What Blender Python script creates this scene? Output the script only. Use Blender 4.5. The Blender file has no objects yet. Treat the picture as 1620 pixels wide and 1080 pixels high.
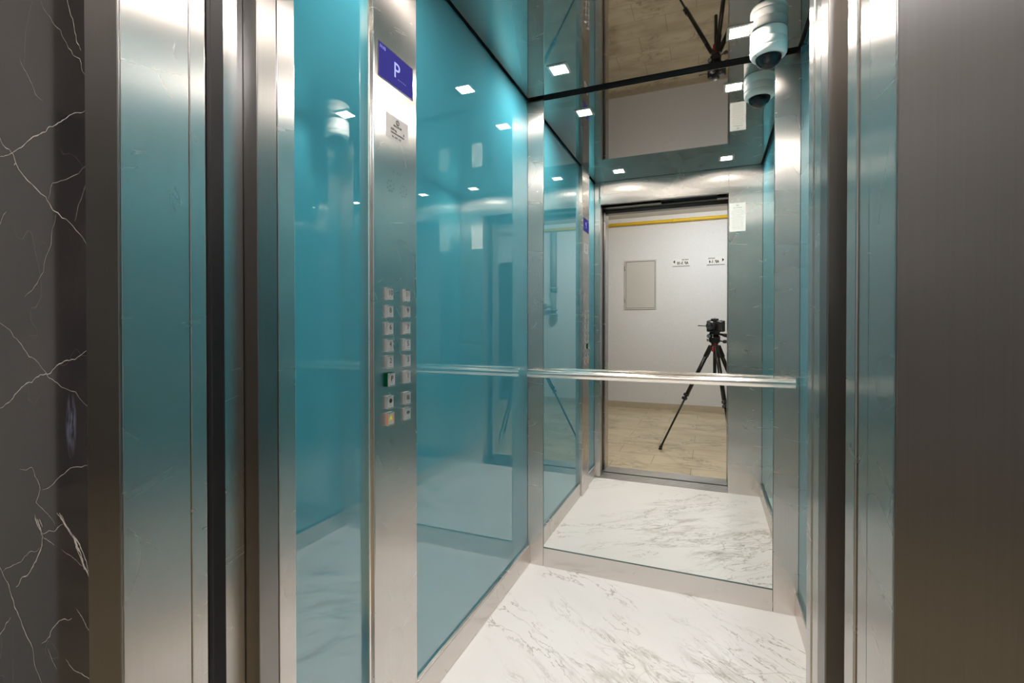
import bpy, bmesh, math, random
from mathutils import Vector, Matrix

S = bpy.context.scene
C = S.collection
R = math.radians

# ------------------------------------------------------------------ camera
EYE = Vector((0.0, 0.0, 1.135))
YAW = 22.27
cam = bpy.data.cameras.new('view_camera')
cam.sensor_width = 36.0
cam.lens = 762 / 1620 * 36
cam.shift_y = -18.3 / 1620
cam.clip_start = 0.02
cam_o = bpy.data.objects.new('view_camera', cam)
C.objects.link(cam_o)
cam_o.location = EYE
cam_o.rotation_euler = (R(90 - 0.5), 0, R(YAW))
S.camera = cam_o

# ------------------------------------------------------------------ world, exposure
w = bpy.data.worlds.new('world')
S.world = w
w.use_nodes = True
w.node_tree.nodes['Background'].inputs[0].default_value = (0.9, 0.95, 1.0, 1)
w.node_tree.nodes['Background'].inputs[1].default_value = 0.05
S.view_settings.view_transform = 'Standard'
S.view_settings.look = 'None'
S.view_settings.gamma = 1
S.view_settings.use_curve_mapping = False
S.view_settings.exposure = 0.35
S.cycles.max_bounces = 20
S.cycles.glossy_bounces = 16
S.cycles.diffuse_bounces = 6
S.cycles.transmission_bounces = 8
S.cycles.sample_clamp_indirect = 6.0
S.cycles.blur_glossy = 0.1
S.cycles.caustics_refractive = False

# light levels of the lamps, one of them added
LED_STRENGTH = 600.0
LOBBY_LAMP_NEAR = 150.0      # round lobby lamp near the white wall
ADDED_LAMP_FAR = 90.0        # added unseen lamp that lights the added wall return

# ------------------------------------------------------------------ dimensions
XL, XR = -0.80, 0.325        # car side walls (glass faces)
YF, YB = 0.735, 2.15         # car front return inner face, back wall
H = 2.2                      # car ceiling
OL, OR = -0.755, 0.12        # clear opening
LF = 0.41                    # landing frame front face
MW = 0.51                    # marble wall face
LB = -2.53                   # lobby back wall
LH = 2.63                    # lobby ceiling
LX0, LX1 = -4.2, 3.2

# ------------------------------------------------------------------ material helpers
def mat(name):
    m = bpy.data.materials.new(name)
    m.use_nodes = True
    nt = m.node_tree
    b = nt.nodes['Principled BSDF']
    return m, nt, b

def simple(name, col, rough=0.5, metal=0.0, spec=0.5, noise=0.0, coat=0.0):
    m, nt, b = mat(name)
    b.inputs['Roughness'].default_value = rough
    b.inputs['Metallic'].default_value = metal
    b.inputs['Specular IOR Level'].default_value = spec
    b.inputs['Coat Weight'].default_value = coat
    g = nt.nodes.new('ShaderNodeNewGeometry')
    n = nt.nodes.new('ShaderNodeTexNoise')
    n.inputs['Scale'].default_value = 14
    n.inputs['Detail'].default_value = 4
    nt.links.new(g.outputs['Position'], n.inputs['Vector'])
    r = nt.nodes.new('ShaderNodeMix'); r.data_type = 'RGBA'
    k = noise
    r.inputs[6].default_value = (*[c * (1 - k) for c in col], 1)
    r.inputs[7].default_value = (*[min(1, c * (1 + k)) for c in col], 1)
    nt.links.new(n.outputs['Fac'], r.inputs[0])
    nt.links.new(r.outputs[2], b.inputs['Base Color'])
    return m

def emission(name, col, strength):
    m = bpy.data.materials.new(name); m.use_nodes = True
    nt = m.node_tree
    nt.nodes.remove(nt.nodes['Principled BSDF'])
    e = nt.nodes.new('ShaderNodeEmission')
    e.inputs[0].default_value = (*col, 1); e.inputs[1].default_value = strength
    nt.links.new(e.outputs[0], nt.nodes['Material Output'].inputs[0])
    return m

def ridge(nt, vec, scale, detail, width, dist=0.0):
    """thin line where a noise crosses its middle value: 1 on the line, 0 away"""
    N, L = nt.nodes, nt.links
    n = N.new('ShaderNodeTexNoise')
    n.inputs['Scale'].default_value = scale; n.inputs['Detail'].default_value = detail
    n.inputs['Distortion'].default_value = dist
    n.inputs['Roughness'].default_value = 0.6
    L.new(vec, n.inputs['Vector'])
    a = N.new('ShaderNodeMath'); a.operation = 'SUBTRACT'; a.inputs[1].default_value = 0.5
    L.new(n.outputs['Fac'], a.inputs[0])
    ab = N.new('ShaderNodeMath'); ab.operation = 'ABSOLUTE'; L.new(a.outputs[0], ab.inputs[0])
    mr = N.new('ShaderNodeMapRange'); mr.interpolation_type = 'SMOOTHSTEP'
    mr.inputs[1].default_value = 0; mr.inputs[2].default_value = width
    mr.inputs[3].default_value = 1; mr.inputs[4].default_value = 0
    L.new(ab.outputs[0], mr.inputs[0])
    return mr.outputs[0]

def nmask(nt, vec, scale, lo, hi, detail=2, w=0.0):
    N, L = nt.nodes, nt.links
    n = N.new('ShaderNodeTexNoise'); n.noise_dimensions = '4D'
    n.inputs['W'].default_value = w
    n.inputs['Scale'].default_value = scale; n.inputs['Detail'].default_value = detail
    L.new(vec, n.inputs['Vector'])
    mr = N.new('ShaderNodeMapRange'); mr.interpolation_type = 'SMOOTHSTEP'
    mr.inputs[1].default_value = lo; mr.inputs[2].default_value = hi
    L.new(n.outputs['Fac'], mr.inputs[0])
    return mr.outputs[0]

def mul(nt, a, b_):
    k = nt.nodes.new('ShaderNodeMath'); k.operation = 'MULTIPLY'
    for i, x in enumerate((a, b_)):
        if isinstance(x, (int, float)): k.inputs[i].default_value = x
        else: nt.links.new(x, k.inputs[i])
    return k.outputs[0]

def mixc(nt, fac, a, b_):
    k = nt.nodes.new('ShaderNodeMix'); k.data_type = 'RGBA'
    if isinstance(fac, (int, float)): k.inputs[0].default_value = fac
    else: nt.links.new(fac, k.inputs[0])
    for i, x in ((6, a), (7, b_)):
        if isinstance(x, tuple): k.inputs[i].default_value = (*x, 1)
        else: nt.links.new(x, k.inputs[i])
    return k.outputs[2]

def brushed(name, col, rough, aniso, scratch=0.02, vertical=True):
    """brushed stainless: reflections smear across the brushing direction"""
    m, nt, b = mat(name)
    N, L = nt.nodes, nt.links
    b.inputs['Metallic'].default_value = 1.0
    b.inputs['Anisotropic'].default_value = aniso
    g = N.new('ShaderNodeNewGeometry')
    cr = N.new('ShaderNodeVectorMath'); cr.operation = 'CROSS_PRODUCT'
    L.new(g.outputs['Normal'], cr.inputs[0])
    cr.inputs[1].default_value = (0.013, 0.017, 1.0)
    if vertical:
        L.new(cr.outputs[0], b.inputs['Tangent'])
    else:
        b.inputs['Tangent'].default_value = (0, 0, 1)
    mp = N.new('ShaderNodeMapping')
    mp.inputs['Scale'].default_value = (420, 420, 4)
    L.new(g.outputs['Position'], mp.inputs[0])
    n = N.new('ShaderNodeTexNoise'); n.inputs['Scale'].default_value = 1.0; n.inputs['Detail'].default_value = 2
    L.new(mp.outputs[0], n.inputs['Vector'])
    mx = N.new('ShaderNodeMix'); mx.data_type = 'RGBA'
    mx.inputs[6].default_value = (*[c * 0.93 for c in col], 1)
    mx.inputs[7].default_value = (*[min(1, c * 1.06) for c in col], 1)
    L.new(n.outputs['Fac'], mx.inputs[0])
    # fine hairline scratches, drawn by two thin ridged noises at crossing angles
    prev = mx.outputs[2]
    rsum = None
    for k, (rot, sc) in enumerate((((0.25, 0.12, 0.0), (2.2, 3.2, 34)), ((-0.9, 0.5, 0.4), (9, 3, 30)))):
        m2 = N.new('ShaderNodeMapping'); m2.vector_type = 'TEXTURE'
        m2.inputs['Rotation'].default_value = rot
        m2.inputs['Scale'].default_value = tuple(1 / q for q in sc)
        L.new(g.outputs['Position'], m2.inputs[0])
        line = mul(nt, ridge(nt, m2.outputs[0], 1.0, 1, 0.010), nmask(nt, m2.outputs[0], 1.3, 0.60, 0.68, 1, 3.0 + k))
        if rsum is None:
            rsum = line
        else:
            ad = N.new('ShaderNodeMath'); ad.operation = 'MAXIMUM'
            L.new(rsum, ad.inputs[0]); L.new(line, ad.inputs[1]); rsum = ad.outputs[0]
    # smudges: broad roughness variation
    n3 = N.new('ShaderNodeTexNoise'); n3.inputs['Scale'].default_value = 4; n3.inputs['Detail'].default_value = 1
    L.new(g.outputs['Position'], n3.inputs['Vector'])
    mr = N.new('ShaderNodeMapRange')
    mr.inputs[1].default_value = 0.0; mr.inputs[2].default_value = 1.0
    mr.inputs[3].default_value = rough * 0.93; mr.inputs[4].default_value = rough * 1.12
    L.new(n3.outputs['Fac'], mr.inputs[0])
    ma = N.new('ShaderNodeMath'); ma.operation = 'MULTIPLY_ADD'
    L.new(rsum, ma.inputs[0]); ma.inputs[1].default_value = 0.04; L.new(mr.outputs[0], ma.inputs[2])
    L.new(ma.outputs[0], b.inputs['Roughness'])
    L.new(prev, b.inputs['Base Color'])
    return m

def teal_glass_mat():
    m, nt, b = mat('teal_back_painted_glass')
    N, L = nt.nodes, nt.links
    b.inputs['Base Color'].default_value = (0.036, 0.190, 0.250, 1)
    b.inputs['Roughness'].default_value = 0.35
    b.inputs['Specular IOR Level'].default_value = 0.0
    gl = N.new('ShaderNodeBsdfGlossy')
    gl.inputs['Color'].default_value = (0.93, 1.0, 0.98, 1)
    gl.inputs['Roughness'].default_value = 0.0
    fr = N.new('ShaderNodeFresnel'); fr.inputs['IOR'].default_value = 3.2
    mx = N.new('ShaderNodeMixShader')
    L.new(fr.outputs[0], mx.inputs[0]); L.new(b.outputs[0], mx.inputs[1]); L.new(gl.outputs[0], mx.inputs[2])
    L.new(mx.outputs[0], N['Material Output'].inputs[0])
    return m

def white_marble():
    m, nt, b = mat('white_veined_marble')
    N, L = nt.nodes, nt.links
    g = N.new('ShaderNodeNewGeometry')
    # low-frequency warp, then squeeze across the vein direction (x minus y runs along)
    wn = N.new('ShaderNodeTexNoise'); wn.inputs['Scale'].default_value = 2.2; wn.inputs['Detail'].default_value = 3
    L.new(g.outputs['Position'], wn.inputs['Vector'])
    wa = N.new('ShaderNodeVectorMath'); wa.operation = 'MULTIPLY_ADD'
    sh = N.new('ShaderNodeVectorMath'); sh.operation = 'ADD'; sh.inputs[1].default_value = (0.45, -0.10, 0)
    L.new(g.outputs['Position'], sh.inputs[0])
    L.new(wn.outputs['Color'], wa.inputs[0]); wa.inputs[1].default_value = (0.16, 0.16, 0)
    L.new(sh.outputs[0], wa.inputs[2])
    rt = N.new('ShaderNodeMapping'); rt.inputs['Rotation'].default_value = (0, 0, R(38))
    L.new(wa.outputs[0], rt.inputs[0])
    st = N.new('ShaderNodeMapping'); st.inputs['Scale'].default_value = (1.0, 3.4, 1)
    st.inputs['Location'].default_value = (3.7, 1.3, 0)
    L.new(rt.outputs[0], st.inputs[0])
    v = st.outputs[0]
    zone = nmask(nt, v, 1.15, 0.50, 0.66, 3, 4.2)
    thin = mul(nt, ridge(nt, v, 2.6, 6, 0.012, 0.3), nmask(nt, v, 1.4, 0.44, 0.6, 2, 1.0))
    thin2 = mul(nt, ridge(nt, v, 6.0, 8, 0.022, 0.6), zone)
    smear = mul(nt, mul(nt, ridge(nt, v, 3.4, 9, 0.075, 0.5), zone), nmask(nt, v, 5.0, 0.4, 0.62, 3, 9.0))
    cloud = nmask(nt, v, 1.6, 0.45, 0.85, 4, 2.5)
    rt2 = N.new('ShaderNodeMapping'); rt2.inputs['Rotation'].default_value = (0, 0, R(-20)); rt2.inputs['Location'].default_value = (5, 2, 0)
    L.new(wa.outputs[0], rt2.inputs[0])
    crack = mul(nt, ridge(nt, rt2.outputs[0], 1.0, 1, 0.0014), 0.35)
    c = mixc(nt, mul(nt, cloud, 0.4), (0.86, 0.83, 0.82), (0.74, 0.715, 0.70))
    c = mixc(nt, mul(nt, smear, 0.62), c, (0.42, 0.375, 0.33))
    c = mixc(nt, mul(nt, thin2, 0.6), c, (0.25, 0.225, 0.19))
    c = mixc(nt, mul(nt, thin, 0.65), c, (0.24, 0.20, 0.15))
    c = mixc(nt, crack, c, (0.35, 0.33, 0.30))
    L.new(c, b.inputs['Base Color'])
    b.inputs['Roughness'].default_value = 0.22
    b.inputs['Specular IOR Level'].default_value = 0.45
    return m

def black_marble():
    m, nt, b = mat('black_marble')
    N, L = nt.nodes, nt.links
    g = N.new('ShaderNodeNewGeometry')
    cl = nmask(nt, g.outputs['Position'], 3.0, 0.35, 0.8, 5, 1.0)
    c = mixc(nt, cl, (0.034, 0.031, 0.034), (0.060, 0.053, 0.053))
    sp = nmask(nt, g.outputs['Position'], 260.0, 0.70, 0.78, 1, 3.0)
    c = mixc(nt, mul(nt, sp, 0.25), c, (0.14, 0.13, 0.12))
    fine = mul(nt, ridge(nt, g.outputs['Position'], 3.2, 3, 0.0022, 0.4), nmask(nt, g.outputs['Position'], 2.5, 0.5, 0.62, 2, 8.0))
    c = mixc(nt, mul(nt, fine, 0.5), c, (0.22, 0.2, 0.19))
    # soft bluish calcite cloud low on the slab
    sm = N.new('ShaderNodeMapping'); sm.inputs['Location'].default_value = (1.083 / 0.020, -MW, -0.953 / 0.075)
    sm.inputs['Scale'].default_value = (1 / 0.020, 1.0, 1 / 0.075)
    L.new(g.outputs['Position'], sm.inputs[0])
    ln = N.new('ShaderNodeVectorMath'); ln.operation = 'LENGTH'; L.new(sm.outputs[0], ln.inputs[0])
    mr = N.new('ShaderNodeMapRange'); mr.interpolation_type = 'SMOOTHSTEP'
    mr.inputs[1].default_value = 0.0; mr.inputs[2].default_value = 1.0; mr.inputs[3].default_value = 1.0; mr.inputs[4].default_value = 0.0
    L.new(ln.outputs['Value'], mr.inputs[0])
    sv = N.new('ShaderNodeMapping'); sv.inputs['Scale'].default_value = (95, 1, 22); sv.inputs['Rotation'].default_value = (0, R(12), 0)
    L.new(g.outputs['Position'], sv.inputs[0])
    c = mixc(nt, mul(nt, mr.outputs[0], nmask(nt, sv.outputs[0], 1.0, 0.38, 0.72, 5, 2.0)), c, (0.42, 0.46, 0.72))
    L.new(c, b.inputs['Base Color'])
    b.inputs['Roughness'].default_value = 0.07
    b.inputs['Specular IOR Level'].default_value = 0.5
    return m

def lobby_floor_mat():
    m, nt, b = mat('beige_marble_tiles')
    N, L = nt.nodes, nt.links
    g = N.new('ShaderNodeNewGeometry')
    br = N.new('ShaderNodeTexBrick')
    br.offset = 0.5
    br.inputs['Scale'].default_value = 1.0
    br.inputs['Brick Width'].default_value = 0.62
    br.inputs['Row Height'].default_value = 0.31
    br.inputs['Mortar Size'].default_value = 0.0025
    br.inputs['Color1'].default_value = (1, 1, 1, 1); br.inputs['Color2'].default_value = (0.86, 0.86, 0.86, 1)
    br.inputs['Mortar'].default_value = (0, 0, 0, 1)
    mpb = N.new('ShaderNodeMapping'); mpb.inputs['Rotation'].default_value = (0, 0, 0)
    mpb.inputs['Location'].default_value = (0.13, 0.08, 0)
    L.new(g.outputs['Position'], mpb.inputs[0]); L.new(mpb.outputs[0], br.inputs['Vector'])
    mp = N.new('ShaderNodeMapping'); mp.inputs['Scale'].default_value = (2.2, 5.5, 1); mp.inputs['Rotation'].default_value = (0, 0, R(8))
    L.new(g.outputs['Position'], mp.inputs[0])
    cloud = nmask(nt, mp.outputs[0], 1.1, 0.35, 0.72, 6, 0.5)
    vein = mul(nt, ridge(nt, mp.outputs[0], 1.6, 8, 0.035, 0.8), nmask(nt, g.outputs['Position'], 2.2, 0.42, 0.6, 3, 6.0))
    dirt = nmask(nt, g.outputs['Position'], 2.6, 0.56, 0.74, 7, 12.0)
    c = mixc(nt, cloud, (0.60, 0.51, 0.35), (0.43, 0.35, 0.22))
    c = mixc(nt, mul(nt, vein, 0.8), c, (0.17, 0.13, 0.08))
    c = mixc(nt, mul(nt, dirt, 0.8), c, (0.24, 0.18, 0.10))
    k = N.new('ShaderNodeMix'); k.data_type = 'RGBA'; k.blend_type = 'MULTIPLY'; k.inputs[0].default_value = 0.62
    L.new(c, k.inputs[6]); L.new(br.outputs['Color'], k.inputs[7])
    L.new(k.outputs[2], b.inputs['Base Color'])
    b.inputs['Roughness'].default_value = 0.3
    return m

def plaster(name, col, bump=0.12):
    m, nt, b = mat(name)
    N, L = nt.nodes, nt.links
    g = N.new('ShaderNodeNewGeometry')
    n = N.new('ShaderNodeTexNoise'); n.inputs['Scale'].default_value = 130; n.inputs['Detail'].default_value = 3
    L.new(g.outputs['Position'], n.inputs['Vector'])
    c = mixc(nt, nmask(nt, g.outputs['Position'], 90, 0.35, 0.7, 3, 2.0), tuple(x * 0.93 for x in col), col)
    L.new(c, b.inputs['Base Color'])
    bp = N.new('ShaderNodeBump'); bp.inputs['Strength'].default_value = bump; bp.inputs['Distance'].default_value = 0.004
    L.new(n.outputs['Fac'], bp.inputs['Height']); L.new(bp.outputs[0], b.inputs['Normal'])
    b.inputs['Roughness'].default_value = 0.75
    return m

M = {}
M['steel'] = brushed('brushed_stainless', (0.68, 0.64, 0.61), 0.26, 0.95)
M['frame'] = brushed('brushed_stainless_shaded', (0.30, 0.284, 0.275), 0.32, 0.85)  # stainless with shade painted into a darkened base colour
M['ceiling'] = simple('polished_dark_stainless', (0.44, 0.42, 0.40), 0.02, 1.0)
M['chrome'] = simple('polished_steel', (0.90, 0.86, 0.81), 0.17, 1.0)
M['alu'] = simple('aluminium', (0.62, 0.61, 0.60), 0.32, 1.0, noise=0.05)
M['mirror'] = simple('silvered_mirror', (0.88, 0.895, 0.875), 0.0, 1.0)
M['glass_edge'] = simple('green_glass_edge', (0.09, 0.15, 0.145), 0.15, 0.0)
M['teal'] = teal_glass_mat()
M['marble'] = white_marble()
M['black_marble'] = black_marble()
M['vein'] = simple('white_marble_vein', (0.62, 0.58, 0.54), 0.35, 0.0, 0.5, 0.45)
M['smudge'] = simple('pale_blue_smudge', (0.26, 0.28, 0.42), 0.5, 0.0, 0.3, 0.4)
M['tiles'] = lobby_floor_mat()
M['wall'] = plaster('white_textured_plaster', (0.80, 0.80, 0.80))
M['unseen_dark'] = plaster('darkened_unseen_wall', (0.035, 0.034, 0.038), 0.05)
M['ceil_paint'] = plaster('white_ceiling_paint', (0.84, 0.84, 0.85), 0.03)
M['dark'] = simple('dark_recess_paint', (0.012, 0.011, 0.011), 0.6)
M['rubber'] = simple('black_rubber_seal', (0.010, 0.008, 0.009), 0.45, 0.0, 0.2, 0.3)
M['white_plastic'] = simple('white_plastic', (0.80, 0.81, 0.79), 0.32, 0.0, 0.5, 0.02)
M['black_plastic'] = simple('black_plastic', (0.028, 0.028, 0.030), 0.33, 0.0, 0.5, 0.2)
M['black_metal'] = simple('black_anodised_metal', (0.035, 0.033, 0.032), 0.3, 0.6, 0.5, 0.1)
M['red_plastic'] = simple('red_accent_plastic', (0.22, 0.02, 0.015), 0.4)
M['lens_glass'] = simple('dark_lens_glass', (0.012, 0.012, 0.018), 0.03, 0.0, 0.9, coat=1.0)
M['paper'] = simple('printed_paper', (0.82, 0.81, 0.78), 0.6, 0.0, 0.3, 0.02)
M['ink'] = simple('black_ink', (0.02, 0.02, 0.02), 0.6, 0.0, 0.2)
M['grey_ink'] = simple('grey_ink', (0.32, 0.32, 0.33), 0.6, 0.0, 0.2)
M['yellow_paint'] = simple('yellow_gas_pipe_paint', (0.78, 0.50, 0.02), 0.4, 0.0, 0.5, 0.05)
M['beige_paint'] = plaster('beige_painted_steel', (0.62, 0.60, 0.56), 0.03)
M['grey_paint'] = simple('grey_painted_pipe', (0.30, 0.31, 0.30), 0.4, 0.0, 0.5, 0.1)
M['stone_base'] = simple('beige_stone_skirting', (0.56, 0.48, 0.36), 0.35, 0.0, 0.5, 0.15)
M['added_wood'] = simple('added_door_walnut', (0.055, 0.032, 0.02), 0.4, 0.0, 0.5, 0.3)
M['led'] = emission('led_diffuser', (1.0, 0.89, 0.80), LED_STRENGTH)
M['lamp_near'] = emission('lobby_lamp_glow', (0.93, 0.96, 1.0), LOBBY_LAMP_NEAR)
M['added_lamp'] = emission('added_lamp_glow', (1.0, 0.84, 0.66), ADDED_LAMP_FAR)
M['screen'] = emission('blue_display', (0.055, 0.052, 0.28), 0.72)
M['screen_text'] = emission('display_digits', (0.42, 0.44, 0.95), 1.0)
M['green_glow'] = emission('green_button_glow', (0.0, 0.022, 0.008), 1.0)
M['yellow_mark'] = simple('yellow_alarm_mark', (0.75, 0.68, 0.02), 0.4)
M['orange_trim'] = emission('orange_button_glow', (0.85, 0.30, 0.08), 0.35)
M['button_steel'] = simple('satin_button_steel', (0.36, 0.36, 0.36), 0.5, 0.3, 0.5, 0.25)
M['plate'] = simple('engraved_grey_plate', (0.27, 0.265, 0.26), 0.5, 0.0, 0.4, 0.45)

def glass_dome():
    m = bpy.data.materials.new('clear_smoked_dome'); m.use_nodes = True
    nt = m.node_tree; b = nt.nodes['Principled BSDF']
    b.inputs['Base Color'].default_value = (0.75, 0.76, 0.80, 1)
    b.inputs['Transmission Weight'].default_value = 1.0
    b.inputs['Roughness'].default_value = 0.01
    b.inputs['IOR'].default_value = 1.35
    return m
M['dome'] = glass_dome()

# ------------------------------------------------------------------ mesh helpers
def add_box(bm, x0, x1, y0, y1, z0, z1, bev=0.0, mi=0):
    t = bmesh.new()
    vs = [t.verts.new((x, y, z)) for x in (x0, x1) for y in (y0, y1) for z in (z0, z1)]
    for f in ((0, 1, 3, 2), (4, 6, 7, 5), (0, 4, 5, 1), (2, 3, 7, 6), (0, 2, 6, 4), (1, 5, 7, 3)):
        t.faces.new([vs[i] for i in f])
    if bev:
        bmesh.ops.bevel(t, geom=t.edges[:], offset=bev, segments=2, affect='EDGES', profile=0.5)
    merge(bm, t, mi)

def merge(bm, t, mi=0, mtx=None):
    mp = {}
    for v in t.verts:
        mp[v] = bm.verts.new(mtx @ v.co if mtx else v.co)
    for f in t.faces:
        try:
            n = bm.faces.new([mp[v] for v in f.verts]); n.material_index = mi; n.smooth = f.smooth
        except ValueError:
            pass
    t.free()

def add_lathe(bm, prof, axis_p, axis_d=(0, 0, 1), seg=32, mi=0, smooth=True):
    """revolve (radius, height) pairs about an axis"""
    d = Vector(axis_d).normalized()
    u = d.orthogonal().normalized(); v = d.cross(u)
    p0 = Vector(axis_p); rings = []
    for r, h in prof:
        if r < 1e-6:
            rings.append([bm.verts.new(p0 + d * h)])
        else:
            rings.append([bm.verts.new(p0 + d * h + (u * math.cos(2 * math.pi * k / seg) + v * math.sin(2 * math.pi * k / seg)) * r) for k in range(seg)])
    for a, b in zip(rings, rings[1:]):
        for k in range(seg):
            k2 = (k + 1) % seg
            if len(a) == 1 and len(b) == 1: continue
            if len(a) == 1: f = bm.faces.new((a[0], b[k2], b[k]))
            elif len(b) == 1: f = bm.faces.new((a[k], a[k2], b[0]))
            else: f = bm.faces.new((a[k], a[k2], b[k2], b[k]))
            f.smooth = smooth; f.material_index = mi

def add_tube(bm, pts, rad, seg=16, mi=0, cap=True):
    pts = [Vector(p) for p in pts]
    rads = rad if isinstance(rad, (list, tuple)) else [rad] * len(pts)
    rings = []; ref = None
    for i, p in enumerate(pts):
        a = pts[max(0, i - 1)]; b = pts[min(len(pts) - 1, i + 1)]
        d = (b - a).normalized()
        if ref is None: ref = d.orthogonal().normalized()
        u = (ref - d * ref.dot(d)).normalized(); ref = u; v = d.cross(u)
        rings.append([bm.verts.new(p + (u * math.cos(2 * math.pi * k / seg) + v * math.sin(2 * math.pi * k / seg)) * rads[i]) for k in range(seg)])
    for a, b in zip(rings, rings[1:]):
        for k in range(seg):
            f = bm.faces.new((a[k], a[(k + 1) % seg], b[(k + 1) % seg], b[k])); f.smooth = True; f.material_index = mi
    if cap:
        f = bm.faces.new(rings[0][::-1]); f.material_index = mi
        f = bm.faces.new(rings[-1]); f.material_index = mi

def add_obox(bm, c, ax, ay, az, hx, hy, hz, bev=0.0, mi=0):
    """box with its own axes: centre, unit axes, half sizes"""
    t = bmesh.new(); add_box(t, -hx, hx, -hy, hy, -hz, hz, bev)
    m = Matrix((( ax[0], ay[0], az[0], c[0]), (ax[1], ay[1], az[1], c[1]), (ax[2], ay[2], az[2], c[2]), (0, 0, 0, 1)))
    merge(bm, t, mi, m)

def obj(name, bm, m, parent=None):
    """links bm as one mesh; verts are given in world coordinates; children of an Empty keep its frame"""
    bmesh.ops.recalc_face_normals(bm, faces=bm.faces[:])
    if parent is not None:
        root = parent
        while root.parent: root = root.parent
        off = root.location.copy()
    else:
        xs = [v.co for v in bm.verts]
        off = Vector(((min(v.x for v in xs) + max(v.x for v in xs)) / 2, (min(v.y for v in xs) + max(v.y for v in xs)) / 2, min(v.z for v in xs)))
    for v in bm.verts: v.co -= off
    me = bpy.data.meshes.new(name)
    bm.to_mesh(me); bm.free()
    for k in (m if isinstance(m, list) else [m]): me.materials.append(k)
    o = bpy.data.objects.new(name, me); C.objects.link(o)
    if parent is not None: o.parent = parent
    else: o.location = off
    return o

def tag(o, label=None, cat=None, group=None, kind=None):
    if label: o['label'] = label
    if cat: o['category'] = cat
    if group: o['group'] = group
    if kind: o['kind'] = kind
    return o

def thing(name, loc, label, cat, group=None):
    o = bpy.data.objects.new(name, None); C.objects.link(o)
    o.empty_display_size = 0.05
    o.location = loc
    return tag(o, label, cat, group)

def struct(name, bm, m, label, cat, parent=None):
    o = obj(name, bm, m, parent)
    return tag(o, label, cat, None, 'structure')

def box_obj(name, dims, m, parent=None, bev=0.0):
    bm = bmesh.new(); add_box(bm, *dims, bev=bev)
    return obj(name, bm, m, parent)

def box_struct(name, dims, m, label, cat, bev=0.0):
    bm = bmesh.new(); add_box(bm, *dims, bev=bev)
    return struct(name, bm, m, label, cat)

def text_bm(bm, s, size, origin, right, up, depth=0.0004, mi=0, align='CENTER'):
    """letters as flat, slightly raised shapes; origin is the text's centre"""
    cu = bpy.data.curves.new('lettering', 'FONT')
    cu.body = s; cu.size = size; cu.align_x = align; cu.align_y = 'CENTER'; cu.extrude = depth / 2
    cu.resolution_u = 3
    to = bpy.data.objects.new('lettering', cu); C.objects.link(to)
    dg = bpy.context.evaluated_depsgraph_get()
    me = to.evaluated_get(dg).to_mesh()
    t = bmesh.new(); t.from_mesh(me)
    to.evaluated_get(dg).to_mesh_clear()
    bpy.data.objects.remove(to); bpy.data.curves.remove(cu)
    r = Vector(right); u = Vector(up); n = r.cross(u); o = Vector(origin)
    mx = Matrix(((r.x, u.x, n.x, o.x), (r.y, u.y, n.y, o.y), (r.z, u.z, n.z, o.z), (0, 0, 0, 1)))
    merge(bm, t, mi, mx)

# ================================================================== THE LOBBY SHELL
G = 'lift lobby'
bm = bmesh.new(); add_box(bm, LX0 - .1, LX1 + .1, LB - .1, LF, -0.1, 0.0)
struct('floor', bm, M['tiles'], 'beige marble tiled lobby floor outside the lift', 'floor')
bm = bmesh.new(); add_box(bm, LX0 - .1, LX1 + .1, LB - .1, MW, LH, LH + 0.1)
struct('ceiling', bm, M['ceil_paint'], 'white painted ceiling of the lobby', 'ceiling')
bm = bmesh.new(); add_box(bm, LX0, LX1, LB - .1, LB, 0, LH)
struct('wall_back', bm, M['wall'], 'white textured lobby wall facing the lift, seen in the mirror', 'wall')
bm = bmesh.new(); add_box(bm, LX0 - .1, LX0, LB - .1, MW, 0, LH)
struct('wall_left', bm, M['unseen_dark'], 'unseen left end wall of the lobby, darkened for reflections', 'wall')  # out of view; made dark for the dark band mirrored in the marble
bm = bmesh.new(); add_box(bm, LX1, LX1 + .1, LB - .1, MW, 0, LH)
struct('wall_right', bm, M['wall'], 'right end wall of the lobby', 'wall')
bm = bmesh.new(); add_box(bm, LX0, LX1, LB, LB + 0.012, 0, 0.08, 0.002)
struct('baseboard_back', bm, M['stone_base'], 'beige stone skirting along the white lobby wall', 'skirting')

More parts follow.
